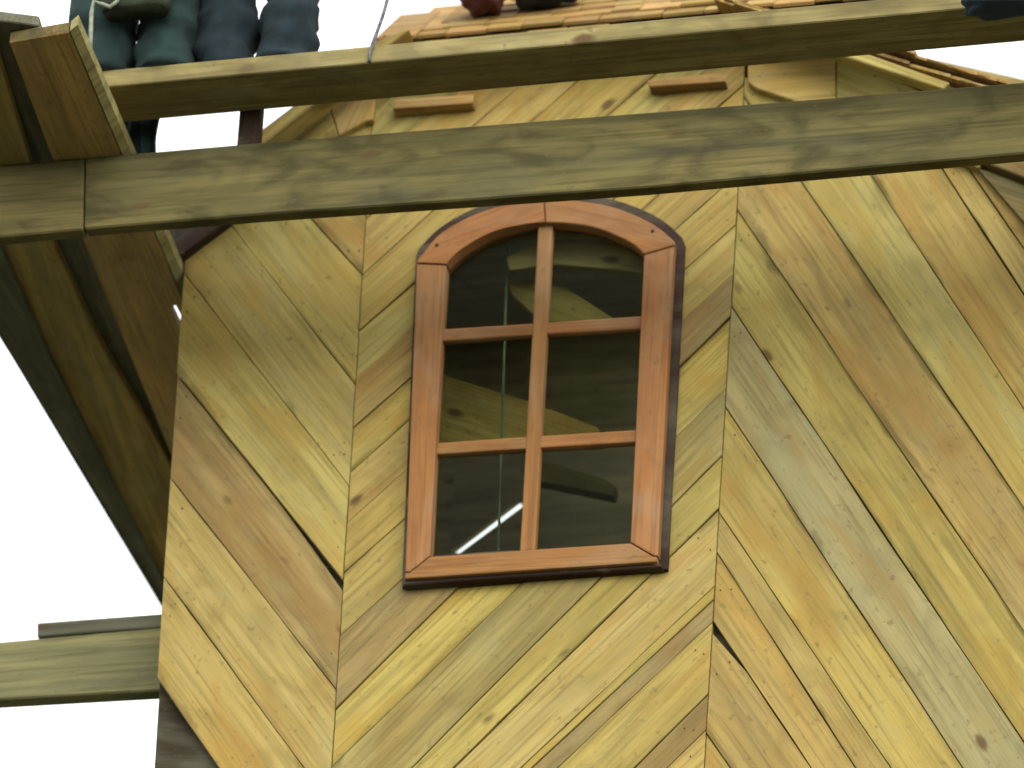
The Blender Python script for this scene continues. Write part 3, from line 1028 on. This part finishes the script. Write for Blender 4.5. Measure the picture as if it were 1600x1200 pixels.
def upper_body(parent, o, lean, mat, hem):
    """Jacket, head, hair and hands above the waist point o, leaning forward by lean metres per metre."""
    f = lambda x, y, z: o + V3((x, y + lean * z, z * (1 - 0.35 * abs(lean))))
    J = {'w': (f(0, 0, -0.02), 0.155, 0.12), 'c': (f(0, 0, 0.28), 0.17, 0.125), 's': (f(0, 0, 0.42), 0.12, 0.10), 'n': (f(0, 0.01, 0.49), 0.062, 0.062),
         'sl': (f(-0.18, 0, 0.42), 0.072, 0.075), 'el': (f(-0.24, 0.05, 0.15), 0.055, 0.055), 'hl': (f(-0.18, 0.24, 0.02), 0.042, 0.042),
         'sr': (f(0.18, 0, 0.42), 0.072, 0.075), 'er': (f(0.24, 0.05, 0.15), 0.055, 0.055), 'hr': (f(0.18, 0.24, 0.02), 0.042, 0.042)}
    if hem:
        J['hem'] = (o + V3(hem[:3]), hem[3], hem[4])
    figure_mesh('jacket', J, ([('w', 'hem')] if hem else []) + [('w', 'c'), ('c', 's'), ('s', 'n'), ('s', 'sl'), ('sl', 'el'), ('el', 'hl'), ('s', 'sr'), ('sr', 'er'), ('er', 'hr')], mat, parent, 3, 0.006)
    J = {'n': (f(0, 0.01, 0.47), 0.052, 0.055), 'n2': (f(0, 0.02, 0.56), 0.05, 0.055), 'j': (f(0, 0.045, 0.62), 0.062, 0.075), 'h': (f(0, 0.035, 0.70), 0.076, 0.092), 't': (f(0, 0.03, 0.77), 0.055, 0.07),
         'ns': (f(0, 0.135, 0.665), 0.012, 0.014)}
    figure_mesh('body', J, [('n', 'n2'), ('n2', 'j'), ('j', 'h'), ('h', 't'), ('h', 'ns')], M_SKIN, parent, 2)
    J = {'h': (f(0, 0.01, 0.735), 0.084, 0.098), 't': (f(0, 0.015, 0.785), 0.06, 0.075), 'b': (f(0, -0.03, 0.67), 0.07, 0.06)}
    figure_mesh('hair', J, [('h', 't'), ('h', 'b')], M_HAIR, parent, 2)
    for s in (-1, 1):
        wv = f(0.18 * s, 0.25, 0.015)
        J = {'w': (wv, 0.026, 0.02), 'p': (wv + V3((0, 0.06, -0.01)), 0.036, 0.016), 'p2': (wv + V3((0, 0.09, -0.02)), 0.034, 0.014)}
        B = [('w', 'p'), ('p', 'p2')]
        for k, ln in enumerate((0.06, 0.072, 0.076, 0.068)):
            xk = (-0.027 + 0.018 * k)
            J['f%d' % k] = (wv + V3((xk, 0.115, -0.024)), 0.0088, 0.0088)
            J['g%d' % k] = (wv + V3((xk, 0.09 + ln * 0.7, -0.05)), 0.0082, 0.0082)
            J['e%d' % k] = (wv + V3((xk, 0.09 + ln * 0.8, -0.075)), 0.0075, 0.0075)
            B += [('p2', 'f%d' % k), ('f%d' % k, 'g%d' % k), ('g%d' % k, 'e%d' % k)]
        J['th'] = (wv + V3((-0.045 * s, 0.05, -0.02)), 0.011, 0.011)
        J['th2'] = (wv + V3((-0.055 * s, 0.085, -0.04)), 0.009, 0.009)
        B += [('p', 'th'), ('th', 'th2')]
        figure_mesh('hand', J, B, M_SKIN, parent, 1)
upper_body(pB, V3((0, 0.02, 1.02)), 0.15, M_SHIRT, None)

# second man, in wider green trousers and a long khaki jacket
base = at(213, 100, -0.70)
pA = empty('person', V3((base.x, -0.70, TOPZ)), 'person in wide dark green trousers at the left end of the upper plank', 'person')
boots(pA, [(-0.082, -0.01, R(6)), (0.076, 0.005, R(-6))])
trousers(pA, [(-0.082, -0.02, 0.086, -0.012), (0.075, 0.0, 0.084, 0.01)], M_TROUSER, 7.7)
upper_body(pA, V3((0, 0.0, 1.02)), 0.12, M_JACKET, (0, 0, -0.16, 0.165, 0.14))
# tool bag of khaki canvas hanging from his belt
def bag():
    bm = bmesh.new()
    rows = []
    for i in range(10):
        z = i / 9
        ringv = []
        for k in range(20):
            t = 2 * math.pi * k / 20
            ex = lambda v: math.copysign(abs(v) ** 0.55, v)
            ringv.append(bm.verts.new((ex(math.cos(t)) * (0.085 + 0.01 * math.sin(z * 3)), ex(math.sin(t)) * 0.035 * (1 - 0.3 * z), z * 0.2 + 0.004 * math.sin(5 * t))))
        rows.append(ringv)
    for a, b in zip(rows, rows[1:]):
        for k in range(20):
            bm.faces.new((a[k], a[(k + 1) % 20], b[(k + 1) % 20], b[k]))
    bm.faces.new(rows[0][::-1])
    bm.faces.new(rows[-1])
    bmesh.ops.recalc_face_normals(bm, faces=bm.faces[:])
    for f in bm.faces:
        f.smooth = True
    me = bpy.data.meshes.new('m')
    bm.to_mesh(me)
    bm.free()
    p = at(212, 19, -0.83)
    o = link_mesh('tool_bag', me, M_JACKET, p)
    tag(o, 'khaki cloth bag hanging low in front of the dark green trousers', 'bag')
bag()
# pale cord hanging from his belt
c1 = [at(x, y, -0.88) for x, y in ((186, -30), (183, 2), (172, 11), (158, 6), (147, 2), (143, 20), (142, 50), (141, 82))]
cordA = tube('cord', c1, 0.0055, M_CORD)
tag(cordA, 'pale cord hanging beside the green trousers at upper left', 'cord')

# dark rope from above down onto the plank
rp = [at(x, y, -0.80) for x, y in ((622, -60), (606, -3), (598, 25), (590, 48), (583, 66), (578, 82), (577, 97))]
rope = tube('rope', rp, 0.0045, M_ROPE)
tag(rope, 'thin dark rope hanging against the white sky onto the upper plank', 'rope')

# sack and dark bundle on the shingles
def lump(name, px, y, rx, ry, rz, mat, label, cat, seed):
    rnd = random.Random(seed)
    bm = bmesh.new()
    bmesh.ops.create_icosphere(bm, subdivisions=4, radius=1)
    ph = [rnd.uniform(0, 6) for _ in range(6)]
    for v in bm.verts:
        n = v.co.copy()
        k = 1 + 0.10 * math.sin(4 * n.x + ph[0]) * math.sin(3 * n.z + ph[1]) + 0.06 * math.sin(9 * n.x + 5 * n.y + ph[2]) + 0.04 * math.sin(13 * n.z + 7 * n.x + ph[3])
        sq = lambda t: math.copysign(abs(t) ** 0.7, t)
        v.co = Vector((sq(n.x) * rx * k, sq(n.y) * ry * k, sq(n.z) * rz * k))
    for f in bm.faces:
        f.smooth = True
    me = bpy.data.meshes.new('m')
    bm.to_mesh(me)
    bm.free()
    o = link_mesh(name, me, mat, at(px[0], px[1], y))
    return tag(o, label, cat)
lump('sack', (756, -22), -0.02, 0.07, 0.06, 0.078, M_MAROON, 'dark maroon sack resting on the roof shingles at the top edge', 'sack', 3)
lump('bundle', (852, -30), 0.0, 0.10, 0.06, 0.07, M_BLACK, 'blackish bundle beside the maroon sack on the roof shingles', 'bundle', 5)
lump('bundle', (1590, -4), -0.86, 0.15, 0.05, 0.04, M_TARP, 'dark bluish cloth bundle hanging over the right end of the upper plank', 'bundle', 9)

# pale roofing sheet beyond the roof at right, shallow ribs
pts = [(1440, 64), (1591, 50), (1612, 127), (1470, 96)]
sh = slab('roofing_sheet', pts, 0.45, 0.006, M_SHEET, None, None, 0)
tag(sh, 'pale whitish roofing sheet behind the roof edge at upper right', 'sheet')

bpy.data.objects.remove(cutter)
